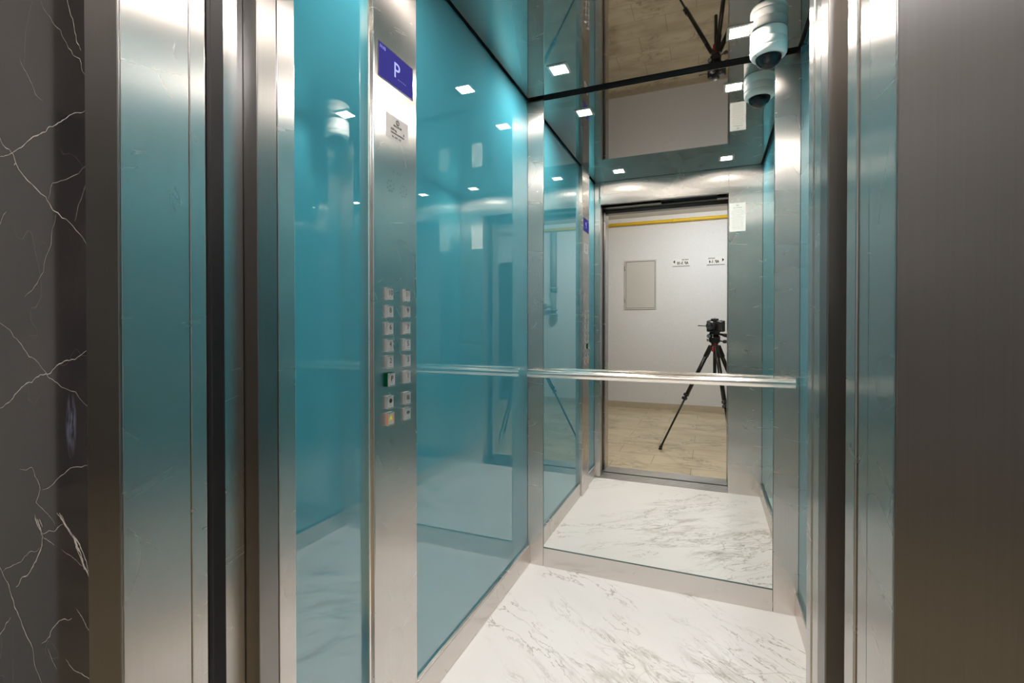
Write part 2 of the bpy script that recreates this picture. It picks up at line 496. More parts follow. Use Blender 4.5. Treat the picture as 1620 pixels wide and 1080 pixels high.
# black marble cladding around the landing door, white veins inlaid in the same mesh
VEINS = [
(2.2, [(-1.3299, 1.4744), (-1.2771, 1.4762), (-1.2129, 1.4932), (-1.1583, 1.4996), (-1.1477, 1.5075), (-1.0959, 1.5134), (-1.0309, 1.5188)]) ,
(1.6, [(-1.4056, 1.5833), (-1.3299, 1.5192), (-1.2724, 1.4731), (-1.1583, 1.3777), (-1.1061, 1.3338), (-1.0271, 1.2751)]) ,
(1.5, [(-1.098, 1.7469), (-1.062, 1.6686), (-1.0425, 1.6277)]) ,
(0.8, [(-1.1691, 1.7474), (-1.1061, 1.6788), (-1.0464, 1.6137), (-1.0271, 1.5758)]) ,
(1.0, [(-1.4056, 1.1838), (-1.3299, 1.1414), (-1.2584, 1.1039), (-1.1799, 1.0566), (-1.1267, 1.0288), (-1.0176, 0.9808)]) ,
(1.6, [(-1.4056, 0.9372), (-1.3299, 0.9685), (-1.2818, 0.9905), (-1.2129, 1.025), (-1.1477, 1.0457), (-1.0859, 1.0712), (-1.0233, 1.0933)]) ,
(1.2, [(-1.2584, 0.8523), (-1.2129, 0.8599), (-1.1952, 0.8376), (-1.1864, 0.8206), (-1.2018, 0.7942), (-1.1583, 0.7764), (-1.1372, 0.7594)]) ,
(5, [(-1.1974, 0.762), (-1.1864, 0.7444), (-1.1799, 0.7309)]) ,
(2.2, [(-1.2062, 0.7692), (-1.1799, 0.7309), (-1.1864, 0.7057), (-1.2241, 0.656), (-1.2771, 0.6144)]) ,
(2.4, [(-1.3799, 0.6715), (-1.3299, 0.6355), (-1.2937, 0.592), (-1.2631, 0.5549), (-1.2241, 0.5148), (-1.1864, 0.4456)]) ,
(4.5, [(-1.1226, 0.7852), (-1.098, 0.7621), (-1.0759, 0.7483), (-1.0561, 0.7229), (-1.0367, 0.6924), (-1.0138, 0.6687)]) ,
(1.2, [(-1.1799, 0.737), (-1.1583, 0.7465), (-1.1123, 0.7657)]) ,
(1.2, [(-1.1799, 0.7309), (-1.1393, 0.7223)]) ,
(1.0, [(-1.1799, 0.8214), (-1.1061, 0.8602), (-1.0176, 0.8885)]) ,
(1.6, [(-1.3799, 0.4691), (-1.3299, 0.5138), (-1.2984, 0.5492)]) ,
(1.4, [(-1.1864, 0.5242), (-1.1372, 0.5722), (-1.0859, 0.5959)]) ,
(1.6, [(-1.0699, 0.6168), (-1.0464, 0.5993), (-1.0157, 0.5784)]) ,
(1.2, [(-1.1648, 0.5201), (-1.1519, 0.5031), (-1.1351, 0.4874)]) ,
(1.4, [(-1.1061, 0.5152), (-1.0818, 0.5019), (-1.0561, 0.502), (-1.0138, 0.4979)]) ,
(1.0, [(-1.3299, 0.6317), (-1.2584, 0.668), (-1.1908, 0.7073)]) ,
(0.8, [(-1.1164, 0.718), (-1.0759, 0.7079), (-1.0464, 0.6985)]) ,
(0.8, [(-1.1519, 1.3675), (-1.1372, 1.4016), (-1.0271, 1.4209)]) ,
(0.8, [(-1.0659, 1.3247), (-1.0425, 1.3683), (-1.0309, 1.3897)]) ,
(0.9, [(-1.2355, 1.1905), (-1.1691, 1.2371), (-1.1267, 1.3415)]) ,
(1.5, [(-1.3299, 1.3335), (-1.3153, 1.3515), (-1.3008, 1.3629)]) ,
(3.0, [(-1.2701, 1.4515), (-1.2631, 1.4556)]) ,
(0.7, [(-1.2446, 1.6551), (-1.2129, 1.6118), (-1.1691, 1.5613)]) ,
]
random.seed(7)
def add_vein(bm, width_mm, pts, y, mi):
    P = [Vector((a, 0, b)) for a, b in pts]
    for it in range(3):                       # fractal jitter
        Q = [P[0]]
        for a, b in zip(P, P[1:]):
            d = (b - a); n = Vector((-d.z, 0, d.x))
            Q += [(a + b) / 2 + n * random.uniform(-0.10, 0.10), b]
        P = Q
    for k in range(len(P) - 1):
        a, b = P[k], P[k + 1]
        d = (b - a)
        if d.length < 1e-5: continue
        n = Vector((-d.z, 0, d.x)).normalized()
        def wd(i):
            e = min(i, len(P) - 1 - i) / (len(P) - 1) * 2
            return width_mm * 0.0005 * (0.45 + 0.55 * min(1, e * 2)) * VW[i % len(VW)]
        va = [bm.verts.new((q.x, y, q.z)) for q in (a - n * wd(k), a + n * wd(k), b + n * wd(k + 1), b - n * wd(k + 1))]
        f = bm.faces.new(va); f.material_index = mi
VW = [random.uniform(0.45, 1.25) for _ in range(37)]
bm = bmesh.new()
add_box(bm, LX0, OL - 0.07, MW, MW + 0.06, 0, LH)
for wv, pts in VEINS:
    add_vein(bm, wv * 1.15, pts, MW - 0.0004, 1)
    if wv > 4:
        for q in (0.006, -0.008): add_vein(bm, wv * 0.7, [(a + q, b + q * random.uniform(-.5, 1)) for a, b in pts[:-1]], MW - 0.0005, 1)
for k in range(0):                            # cluster of short bright flecks in the smear
    t = random.uniform(-1, 1)
    x = -1.0818 + 0.006 * t + random.gauss(0, 0.006); z = 0.9556 + 0.035 * t
    add_vein(bm, random.uniform(0.8, 2.6), [(x, z), (x + random.uniform(-.002, .004), z + random.uniform(.008, .02))], MW - 0.0005, 2)
struct('wall_front', bm, [M['black_marble'], M['vein'], M['smudge']], 'black marble wall with white veins left of the lift frame', 'wall')
bm = bmesh.new()
add_box(bm, OR + 0.10, LX1, MW, MW + 0.06, 0, LH)
add_box(bm, OL - 0.07, OR + 0.10, MW, MW + 0.06, 2.07, LH)
struct('wall_front', bm, M['black_marble'], 'black marble wall right of and above the lift frame', 'wall')

bm = bmesh.new(); add_box(bm, -1.80, -1.60, 0.30, MW, 0, LH)
struct('wall_added_return', bm, M['wall'], 'added unseen wall return reflected in the black marble', 'wall')  # out of view, added as the lighter part of the marble's reflection

# ================================================================== LANDING DOOR FRAME (stainless)
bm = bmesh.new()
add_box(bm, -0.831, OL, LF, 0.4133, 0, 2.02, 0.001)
struct('trim_1', bm, M['frame'], 'left shade-darkened brushed steel face of the landing door frame beside black marble', 'door frame')
bm = bmesh.new()
add_box(bm, -0.80, OL, 0.4137, 0.5085, 0, 2.02, 0.001)
struct('trim_14', bm, M['steel'], 'left brushed steel reveal of the landing door frame', 'door frame')
bm = bmesh.new()
add_box(bm, -0.80, OL + 0.0006, 0.5095, 0.535, 0, 2.02, 0.0012)
struct('trim_2', bm, M['steel'], 'narrow brushed steel closing strip behind the left landing upright', 'door frame')
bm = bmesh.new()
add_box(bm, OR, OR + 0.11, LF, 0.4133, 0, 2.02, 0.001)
struct('trim_3', bm, M['frame'], 'right shade-darkened brushed steel face of the landing door frame', 'door frame')
bm = bmesh.new()
add_box(bm, OR, OR + 0.08, 0.4137, 0.4735, 0, 2.02, 0.001)
struct('trim_15', bm, M['steel'], 'right brushed steel reveal of the landing door frame', 'door frame')
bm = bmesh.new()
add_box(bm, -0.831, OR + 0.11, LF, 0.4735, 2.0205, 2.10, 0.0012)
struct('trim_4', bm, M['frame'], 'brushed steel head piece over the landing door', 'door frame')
# black rubber seal in the gap between the landing and the car
bm = bmesh.new()
add_box(bm, -0.80, -0.777, 0.536, 0.585, 0.0, 2.02, 0.003)
add_box(bm, -0.778, -0.766, 0.541, 0.556, 0.0, 2.02, 0.005)
struct('trim_5', bm, M['rubber'], 'black rubber seal in the gap left of the lift opening', 'door seal')

# landing door leaves, slid open to the right; only their edges show in the opening
def leaf(name, y0, y1, label, x=OR, mt='steel'):
    bm = bmesh.new(); add_box(bm, x, x + 0.30, y0, y1, 0.012, 2.03, 0.0015)
    return struct(name, bm, M[mt], label, 'door')
leaf('door_1', 0.4775, 0.5055, 'front landing door leaf slid open, right of the opening', OR + 0.0012)
leaf('door_2', 0.511, 0.543, 'rear landing door leaf slid open, right of the opening')
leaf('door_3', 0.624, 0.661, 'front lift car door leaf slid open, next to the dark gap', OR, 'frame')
leaf('door_4', 0.665, 0.700, 'rear lift car door leaf slid open, nearest the car', OR + 0.0008)

# car-side jamb on the left
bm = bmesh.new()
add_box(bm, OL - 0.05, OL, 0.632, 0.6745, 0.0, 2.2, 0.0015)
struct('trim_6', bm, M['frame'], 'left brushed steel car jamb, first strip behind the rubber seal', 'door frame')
bm = bmesh.new()
add_box(bm, OL - 0.044, OL, 0.6765, 0.717, 0.0, 2.2, 0.0015)
struct('trim_7', bm, M['steel'], 'left brushed steel car jamb, strip beside the teal glass', 'door frame')
bm = bmesh.new()
add_box(bm, OL - 0.06, OL - 0.035, 0.586, 0.631, 0.0, 2.2, 0.0012)
struct('trim_8', bm, M['steel'], 'recessed polished strip of the car jamb beside the rubber seal', 'door frame')

# head of the opening: stepped dark door track seen in the mirror
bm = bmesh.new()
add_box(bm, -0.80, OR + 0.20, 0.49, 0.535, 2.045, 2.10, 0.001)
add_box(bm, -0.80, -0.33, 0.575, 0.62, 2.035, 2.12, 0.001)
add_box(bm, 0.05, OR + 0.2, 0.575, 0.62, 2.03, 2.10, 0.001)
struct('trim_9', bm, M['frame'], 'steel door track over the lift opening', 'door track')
bm = bmesh.new(); add_box(bm, -0.83, 0.43, 0.43, 0.70, 2.135, 2.17)
struct('trim_10', bm, M['dark'], 'dark recess above the door track', 'door track')
# dark shaft faces behind the frame so no daylight leaks in
bm = bmesh.new()
add_box(bm, -0.86, -0.835, 0.515, 2.22, -0.05, 2.3)
struct('wall_shaft_left', bm, M['dark'], 'dark lift shaft wall hidden left of the car', 'wall')
bm = bmesh.new()
add_box(bm, 0.44, 0.46, 0.575, 2.22, -0.05, 2.3)
struct('wall_shaft_right', bm, M['dark'], 'dark lift shaft wall hidden right of the car', 'wall')

# sills: ribbed aluminium
def sill(name, y0, y1, label):
    bm = bmesh.new()
    add_box(bm, -0.80, OR + 0.30, y0, y1, -0.03, -0.013)
    n = int((y1 - y0) / 0.018); st = (y1 - y0) / n
    for k in range(n):
        add_box(bm, -0.80, OR + 0.30, y0 + k * st + 0.002, y0 + (k + 1) * st - 0.006, -0.014, 0.001, 0.0008)
    return tag(obj(name, bm, M['alu']), label, 'door sill', 'ribbed door sills')
sill('door_sill', 0.412, 0.566, 'ribbed aluminium landing sill between lobby tiles and the shaft gap')
sill('door_sill', 0.592, 0.734, 'ribbed aluminium lift car sill beside the white marble floor')

# ================================================================== THE LIFT CAR
bm = bmesh.new(); add_box(bm, XL - 0.02, XR + 0.02, YF, YB + 0.01, -0.02, 0.0)
struct('floor_car', bm, M['marble'], 'white marble lift floor with grey brown veins', 'floor')
# shell behind the panels
bm = bmesh.new(); add_box(bm, XL - 0.034, XL - 0.0065, 0.719, YB + 0.02, 0.0, 2.28)
struct('wall_car_left', bm, M['dark'], 'steel shell behind the teal panels on the left side', 'wall')
bm = bmesh.new(); add_box(bm, XR + 0.0065, XR + 0.03, YF + 0.002, YB + 0.02, 0.0, 2.28)
struct('wall_car_right', bm, M['dark'], 'steel shell behind the teal panel on the right side', 'wall')
bm = bmesh.new(); add_box(bm, XL, XR, YB + 0.006, YB + 0.03, 0.0, 2.28)
struct('wall_car_back', bm, M['dark'], 'shell behind the mirror', 'wall')
bm = bmesh.new()
add_box(bm, OR, XR, 0.705, YF, 0.0, 2.2, 0.0015)
struct('wall_car_front', bm, M['steel'], 'brushed steel front return of the car carrying the paper notice', 'wall')
bm = bmesh.new(); add_box(bm, OL + 0.001, OR - 0.0015, 0.705, YF, 2.035, 2.2, 0.0015)
struct('trim_11', bm, M['steel'], 'brushed steel lintel over the lift opening seen in mirror', 'door frame')
# ceiling: mirror polished plate set in with a shadow gap
bm = bmesh.new(); add_box(bm, XL - 0.03, XR + 0.03, YF - 0.03, YB + 0.03, 2.225, 2.26)
struct('ceiling_car_upper', bm, M['dark'], 'dark gap around the polished lift ceiling', 'ceiling')
bm = bmesh.new(); add_box(bm, XL + 0.010, XR - 0.014, YF + 0.006, YB - 0.026, H, H + 0.012, 0.001)
add_box(bm, XL + 0.010, OL - 0.002, 0.719, YF + 0.007, H, H + 0.012)
struct('ceiling_car', bm, M['ceiling'], 'mirror polished dark steel lift ceiling', 'ceiling')

# teal glass wall panels
def glass(dims, label):
    t = thing('glass_panel', ((dims[0] + dims[1]) / 2, (dims[2] + dims[3]) / 2, dims[4]), label, 'wall panel', 'teal glass wall panels')
    box_obj('pane', dims, M['teal'], t, 0.0008)
    return t
COP0, COP1, COPX = 0.986, 1.177, -0.777
glass((XL - 0.006, XL, 0.7185, COP0 - 0.001, 0.085, 2.198), 'teal glass wall panel between door jamb and button panel')
glass((XL - 0.006, XL, COP1 + 0.001, YB - 0.001, 0.085, 2.198), 'long teal glass wall panel between button panel and mirror')
glass((XR, XR + 0.006, YF + 0.004, YB - 0.001, 0.085, 2.198), 'teal glass wall panel on the right side of the car')

# skirtings
bm = bmesh.new(); add_box(bm, XL - 0.006, XL + 0.012, COP1 + 0.0015, YB - 0.0015, 0.0005, 0.09, 0.003)
struct('baseboard_left', bm, M['steel'], 'brushed steel kickplate under the long teal panel', 'kickplate')
bm = bmesh.new(); add_box(bm, XL - 0.006, XL + 0.012, 0.7185, COP0 - 0.0015, 0.0005, 0.09, 0.003)
struct('baseboard_left', bm, M['steel'], 'short brushed steel kickplate between door jamb and button panel', 'kickplate')
bm = bmesh.new(); add_box(bm, XR - 0.012, XR + 0.006, YF + 0.002, YB - 0.0015, 0.0005, 0.09, 0.003)
struct('baseboard_right', bm, M['steel'], 'brushed steel kickplate along the right side', 'kickplate')
PL, PR = -0.722, 0.237
bm = bmesh.new(); add_box(bm, PL + 0.0008, PR - 0.0008, YB, YB + 0.006, 0.0005, 0.088, 0.001)
struct('baseboard_back', bm, M['steel'], 'brushed steel kickplate under the mirror', 'kickplate')
# corner posts and mirror
bm = bmesh.new(); add_box(bm, XL + 0.0005, PL - 0.0004, YB, YB + 0.006, 0.0005, 2.215, 0.001)
struct('trim_12', bm, M['steel'], 'brushed steel upright left of the mirror', 'upright')
bm = bmesh.new(); add_box(bm, PR + 0.0004, XR - 0.0005, YB, YB + 0.006, 0.0005, 2.215, 0.001)
struct('trim_13', bm, M['steel'], 'brushed steel upright right of the mirror', 'upright')
mt = thing('wall_mirror', ((PL + PR) / 2, YB + 0.004, 0.09), 'large wall mirror on the back wall of the lift', 'mirror')
bm = bmesh.new(); add_box(bm, PL + 0.002, PR - 0.002, YB + 0.0025, YB + 0.0058, 0.0905, 2.19)
obj('mirror_glass', bm, M['mirror'], mt)
bm = bmesh.new()
add_box(bm, PL, PL + 0.0022, YB + 0.001, YB + 0.0058, 0.089, 2.192)
add_box(bm, PR - 0.0022, PR, YB + 0.001, YB + 0.0058, 0.089, 2.192)
add_box(bm, PL, PR, YB + 0.001, YB + 0.0058, 0.0885, 0.0915)
obj('glass_edge', bm, M['glass_edge'], mt)

# handrail on the mirror wall
RZ, RY, RR = 0.915, 2.098, 0.0185
hr = thing('handrail', ((XL + XR) / 2, YB, RZ), 'polished steel tube handrail across the mirror', 'handrail')
bm = bmesh.new()
add_tube(bm, [(XL + 0.018, RY, RZ), (XL + 0.021, RY, RZ), (XL + 0.023, RY, RZ), (XL + 0.03, RY, RZ), (XR - 0.03, RY, RZ), (XR - 0.023, RY, RZ), (XR - 0.021, RY, RZ), (XR - 0.018, RY, RZ)], [RR * 0.86, RR, RR, RR, RR, RR, RR, RR * 0.86], 40)
obj('rail', bm, M['chrome'], hr)
for x in (-0.755, 0.282):
    bm = bmesh.new()
    add_tube(bm, [(x, RY + 0.008, RZ - 0.004), (x, YB - 0.004, RZ - 0.004)], 0.008, 16)
    add_lathe(bm, [(0, 0), (0.02, 0), (0.02, 0.004), (0, 0.004)], (x, YB - 0.0045, RZ - 0.004), (0, 1, 0), 24)
    obj('bracket', bm, M['chrome'], hr)

# ------------------------------------------------------------------ car operating panel
cp = thing('control_panel', (COPX, (COP0 + COP1) / 2, 0.0), 'tall brushed steel button panel with blue display on teal wall', 'control panel')
bm = bmesh.new(); add_box(bm, XL - 0.005, COPX, COP0, COP1, 0.001, 2.198, 0.0035)
obj('body', bm, M['steel'], cp)
bm = bmesh.new(); add_box(bm, XL - 0.005, COPX - 0.008, COP0 - 0.008, COP0 + 0.003, 0.001, 2.198, 0.003)
o = obj('side_profile', bm, M['chrome'], cp); o['label'] = 'polished edge profile'
FX = COPX
EAST = (0, 1, 0)     # text reads towards +y for someone facing the left wall
UP = (0, 0, 1)
dsp = box_obj('display', (FX - 0.001, FX + 0.0006, 1.005, 1.155, 1.770, 1.857), M['screen'], cp)
dsp['label'] = 'blue screen'
bm = bmesh.new()
text_bm(bm, 'P', 0.058, (FX + 0.0009, 1.082, 1.814), EAST, UP)
obj('floor_letter', bm, M['screen_text'], dsp); bm = bmesh.new()
text_bm(bm, '11:12', 0.011, (FX + 0.0009, 1.0215, 1.8475), EAST, UP)
obj('clock_digits', bm, M['screen_text'], dsp); bm = bmesh.new()
text_bm(bm, '. . . . .', 0.016, (FX + 0.0009, 1.105, 1.800), EAST, UP)
obj('status_dots', bm, M['screen_text'], dsp)
bm = bmesh.new()
for d in ((1.003, 1.157, 1.857, 1.8585), (1.003, 1.157, 1.7685, 1.770), (1.003, 1.005, 1.77, 1.857), (1.155, 1.157, 1.77, 1.857)):
    add_box(bm, FX - 0.001, FX + 0.0012, d[0], d[1], d[2], d[3])
o = obj('display_bezel', bm, M['black_plastic'], cp)
pl = box_obj('info_plate', (FX - 0.001, FX + 0.0006, 1.035, 1.134, 1.627, 1.692), M['plate'], cp)
pl['label'] = 'grey engraved capacity plate'
bm = bmesh.new()
add_lathe(bm, [(0.0055, 0), (0.0072, 0), (0.0072, 0.0004), (0.0055, 0.0004), (0.0055, 0)], (FX + 0.0007, 1.085, 1.678), (1, 0, 0), 24)
add_box(bm, FX + 0.0006, FX + 0.0010, 1.0842, 1.0858, 1.672, 1.684)
text_bm(bm, 'ELEVATOR', 0.0075, (FX + 0.0009, 1.085, 1.6665), EAST, UP)
text_bm(bm, '630 kg', 0.0095, (FX + 0.0009, 1.068, 1.655), EAST, UP)
text_bm(bm, '8', 0.0095, (FX + 0.0009, 1.113, 1.654), EAST, UP)
text_bm(bm, 'SARCINA NOMINALA', 0.0062, (FX + 0.0009, 1.085, 1.646), EAST, UP)
text_bm(bm, 'Nr. 1017 - CE', 0.0068, (FX + 0.0009, 1.080, 1.636), EAST, UP)
obj('plate_text', bm, M['ink'], pl)
bm = bmesh.new()
def hole(y, z):
    add_lathe(bm, [(0, 0.0003), (0.0013, 0.0003), (0.0013, 0), (0, 0)], (FX + 0.0001, y, z), (1, 0, 0), 10)
def holes_done():
    global bm
    o = obj('speaker_holes', bm, M['ink'], cp); o['label'] = 'drilled speaker holes'
    bm = bmesh.new()
for y in (1.068, 1.083, 1.098): hole(y, 1.543)
holes_done()
for cy in (1.053, 1.1117):
    hole(cy, 1.502)
    for k in range(8): hole(cy + 0.0145 * math.sin(k * math.pi / 4 + .3), 1.502 + 0.0145 * math.cos(k * math.pi / 4 + .3))
    holes_done()
bm.free()

BUT = [(1.043, 1.2177, '10'), (1.043, 1.172, '8'), (1.043, 1.128, '6'), (1.043, 1.084, '4'), (1.043, 1.041, '2'), (1.043, 0.9945, 'P'),
       (1.043, 0.936, 'key'), (1.043, 0.892, 'bell'),
       (1.1215, 1.2176, '11'), (1.1215, 1.1735, '9'), (1.1215, 1.128, '7'), (1.1215, 1.083, '5'), (1.1215, 1.039, '3'), (1.1215, 0.994, '1'),
       (1.1215, 0.9356, 'grid'), (1.1215, 0.892, 'open')]
for y, z, s in BUT:
    px = 0.0075 if s != 'P' else 0.012
    bm = bmesh.new()
    add_box(bm, FX - 0.001, FX + px - 0.0025, y - 0.0145, y + 0.0145, z - 0.0165, z + 0.0165, 0.0008)
    hw, hh = 0.0125, 0.0150
    add_box(bm, FX + px - 0.003, FX + px, y - hw, y + hw, z - hh, z + hh, 0.0008)
    b = obj('button', bm, M['button_steel'], cp)
    b['label'] = {'key': 'fan symbol button', 'bell': 'alarm bell button with orange rim', 'grid': 'grid symbol button', 'open': 'door opening button', 'P': 'lit ground floor button P'}.get(s, 'floor button ' + s)
    bm = bmesh.new()
    ox = FX + px + 0.0001
    add_box(bm, ox - 0.003, ox + 0.0014, y - 0.0145, y + 0.0145, z + 0.0142, z + 0.0172, 0.0006)
    if s == 'bell':
        for d in ((-0.0143, -0.0128), (0.0128, 0.0143)):
            add_box(bm, ox - 0.002, ox + 0.0012, y + d[0], y + d[1], z - 0.0150, z + 0.0145, 0.0, 1)
        add_box(bm, ox - 0.003, ox + 0.0014, y - 0.0145, y + 0.0145, z - 0.0172, z - 0.0142, 0.0006)
    obj('rim', bm, [M['chrome'], M['orange_trim']], b)
    if s != 'bell':
        bm = bmesh.new()
        add_box(bm, ox - 0.003, ox + 0.0014, y - 0.0145, y + 0.0145, z - 0.0172, z - 0.0142, 0.0006)
        obj('rim', bm, M['chrome'], b)
    bm = bmesh.new()
    if s == 'key':
        add_lathe(bm, [(0, 0.0004), (0.0065, 0.0004), (0.0065, 0), (0, 0)], (ox, y, z + 0.003), (1, 0, 0), 6, smooth=False)
    elif s == 'bell':
        for zz, ww in ((0.008, 0.0015), (0.0055, 0.003), (0.003, 0.0038), (0.0005, 0.0045), (-0.0015, 0.0055)):
            add_box(bm, ox, ox + 0.0005, y - ww, y + ww, z + zz - 0.0013, z + zz + 0.0013)
    elif s == 'grid':
        for a in range(4):
            for q in range(4):
                add_box(bm, ox, ox + 0.0004, y - 0.006 + a * 0.0033, y - 0.0037 + a * 0.0033, z - 0.004 + q * 0.0034, z - 0.0018 + q * 0.0034)
    elif s == 'open':
        for sg in (-1, 1):
            vs = [bm.verts.new((ox + 0.0003, y + sg * 0.0075, z + 0.004)), bm.verts.new((ox + 0.0003, y + sg * 0.002, z + 0.009)), bm.verts.new((ox + 0.0003, y + sg * 0.002, z - 0.001))]
            bm.faces.new(vs)
        add_box(bm, ox, ox + 0.0004, y - 0.0006, y + 0.0006, z - 0.001, z + 0.009)
    else:
        text_bm(bm, s, 0.019, (ox + 0.0003, y, z + 0.0025), EAST, UP)
    if s != 'bell':
        for a, q in ((0.002, -0.0085), (-0.0015, -0.0085), (0.002, -0.0115)):   # braille dots
            add_lathe(bm, [(0.0006, 0), (0.0004, 0.0006), (0, 0.0007)], (ox, y + a, z + q), (1, 0, 0), 6)
    obj('symbol', bm, M['yellow_mark'] if s == 'bell' else M['ink'], b)
    if s == 'P':
        bm = bmesh.new(); add_box(bm, FX - 0.0005, FX + px - 0.003, y - 0.0165, y + 0.0155, z - 0.0175, z + 0.0175, 0.001)
        o = obj('glow_ring', bm, M['green_glow'], b); o['label'] = 'green lit surround'

# ------------------------------------------------------------------ ceiling lights
LP = [(-0.580, 1.935, 'square ceiling downlight nearest mirror, left, seen directly'),
      (0.0975, 1.935, 'square ceiling downlight nearest mirror, beside the white security camera'),
      (-0.580, 0.950, 'square ceiling downlight over the doorway, left, seen in the mirror'),
      (0.0975, 0.950, 'square ceiling downlight over the doorway, right, seen in the mirror')]
lt = None
for i, (x, y, lab) in enumerate(LP):
    if i == 0:
        lt = thing('ceiling_light', (x, y, H), lab, 'light', 'square downlights in the lift ceiling')
        bm = bmesh.new()
        for d in ((-.043, .043, -.043, -.031), (-.043, .043, .031, .043), (-.043, -.031, -.031, .031), (.031, .043, -.031, .031)):
            add_box(bm, x + d[0], x + d[1], y + d[2], y + d[3], H - 0.004, H + 0.0005, 0.0008)
        obj('frame', bm, M['alu'], lt)
        bm = bmesh.new(); add_box(bm, x - .031, x + .031, y - .031, y + .031, H - 0.003, H + 0.0002)
        obj('diffuser', bm, M['led'], lt)
    else:
        r = lt.copy(); C.objects.link(r); r.location = (x, y, H); r['label'] = lab
        for ch in list(lt.children):
            c = ch.copy(); C.objects.link(c); c.parent = r

# ------------------------------------------------------------------ security camera
CX, CY = 0.196, 1.983
sc = thing('security_camera', (CX, CY, H), 'white dome security camera hanging from the lift ceiling', 'security camera')
dn = (0, 0, -1)
bm = bmesh.new()
add_lathe(bm, [(0, 0), (0.060, 0), (0.0605, 0.003), (0.0605, 0.034), (0.0595, 0.0355), (0.0595, 0.0365), (0.0608, 0.038), (0.0608, 0.060), (0.060, 0.066), (0, 0.066)], (CX, CY, H), dn, 48)
obj('housing', bm, M['white_plastic'], sc)
bm = bmesh.new()
add_lathe(bm, [(0.0605, 0.0665), (0.0610, 0.068), (0.0600, 0.080), (0.0560, 0.088), (0.0485, 0.091), (0.044, 0.0915), (0.0435, 0.088), (0.044, 0.068), (0.0605, 0.0665)], (CX, CY, H), dn, 48)
for a in (0.6, 3.7):
    add_lathe(bm, [(0, 0), (0.002, 0), (0.002, 0.0006), (0, 0.0006)], (CX + 0.052 * math.cos(a), CY + 0.052 * math.sin(a), H - 0.0895), dn, 10, 1)
obj('cover_ring', bm, [M['white_plastic'], M['ink']], sc)
bm = bmesh.new()
pf = [(0.0428 * math.cos(a), 0.0905 + 0.0385 * math.sin(a)) for a in [k * math.pi / 2 / 12 for k in range(13)]]
pf[-1] = (0, pf[-1][1])
add_lathe(bm, pf, (CX, CY, H), dn, 40)
obj('dome', bm, M['dome'], sc)
bm = bmesh.new()
ld = Vector((-0.45, -0.55, -0.7)).normalized(); lp = Vector((CX, CY, H - 0.088))
add_lathe(bm, [(0, -0.012), (0.020, -0.012), (0.022, 0.0), (0.022, 0.014), (0.018, 0.02), (0.012, 0.021), (0.012, 0.015), (0, 0.015)], lp, ld, 28)
add_lathe(bm, [(0, 0), (0.041, 0), (0.041, 0.003), (0, 0.003)], (CX, CY, H - 0.078), dn, 32)
lm = obj('lens_module', bm, M['black_plastic'], sc)
bm = bmesh.new(); add_lathe(bm, [(0.0115, 0.0155), (0.007, 0.0185), (0, 0.0195)], lp, ld, 24)
obj('lens', bm, M['lens_glass'], lm)

# ------------------------------------------------------------------ paper notice on the front return (seen in the mirror)
nt_ = thing('paper_notice', (0.1725, YF, 1.77), 'printed white paper notice taped to the steel beside the doorway', 'notice')
box_obj('sheet', (0.124, 0.222, YF, YF + 0.0006, 1.768, 1.958), M['paper'], nt_)
bm = bmesh.new()
W = (-1, 0, 0)
text_bm(bm, 'U', 0.020, (0.173, YF + 0.0008, 1.943), W, UP)
text_bm(bm, 'INSTRUCTIUNI', 0.008, (0.173, YF + 0.0008, 1.926), W, UP)
obj('heading', bm, M['ink'], nt_)
bm = bmesh.new(); random.seed(2)
words = 'usa cabina lift persoane atentie buton apasati oprire panou sarcina etaj deschis alarma telefon nu blocati'.split()
for k in range(13):
    s = ' '.join(random.choice(words) for _ in range(4))[:26]
    text_bm(bm, s, 0.0068, (0.173, YF + 0.0008, 1.912 - k * 0.0105), W, UP)
obj('print_lines', bm, M['grey_ink'], nt_)

# ================================================================== LOBBY THINGS (seen in the mirror)
# meter cabinet door
ac = thing('access_panel', (-0.883, LB, 1.365), 'beige metal access panel set in the white lobby wall', 'cabinet')
x0, x1, z0, z1 = -1.098, -0.668, 1.36, 2.04
bm = bmesh.new()
for d in ((x0, x1, z1 - .018, z1), (x0, x1, z0, z0 + .018), (x0, x0 + .018, z0 + .018, z1 - .018), (x1 - .018, x1, z0 + .018, z1 - .018)):
    add_box(bm, d[0], d[1], LB, LB + 0.010, d[2], d[3], 0.0015)
obj('frame', bm, M['beige_paint'], ac)
dr = box_obj('door', (x0 + .023, x1 - .023, LB + 0.001, LB + 0.008, z0 + .023, z1 - .023), M['beige_paint'], ac, 0.001)
bm = bmesh.new(); add_box(bm, x0 + .016, x1 - .016, LB, LB + 0.002, z0 + .016, z1 - .016)
obj('backing', bm, M['dark'], ac)
for z in (1.50, 1.93):
    bm = bmesh.new(); add_tube(bm, [(x0 + .010, LB + 0.012, z - .03), (x0 + .010, LB + 0.012, z + .03)], 0.007, 12)
    obj('hinge', bm, M['alu'], dr)

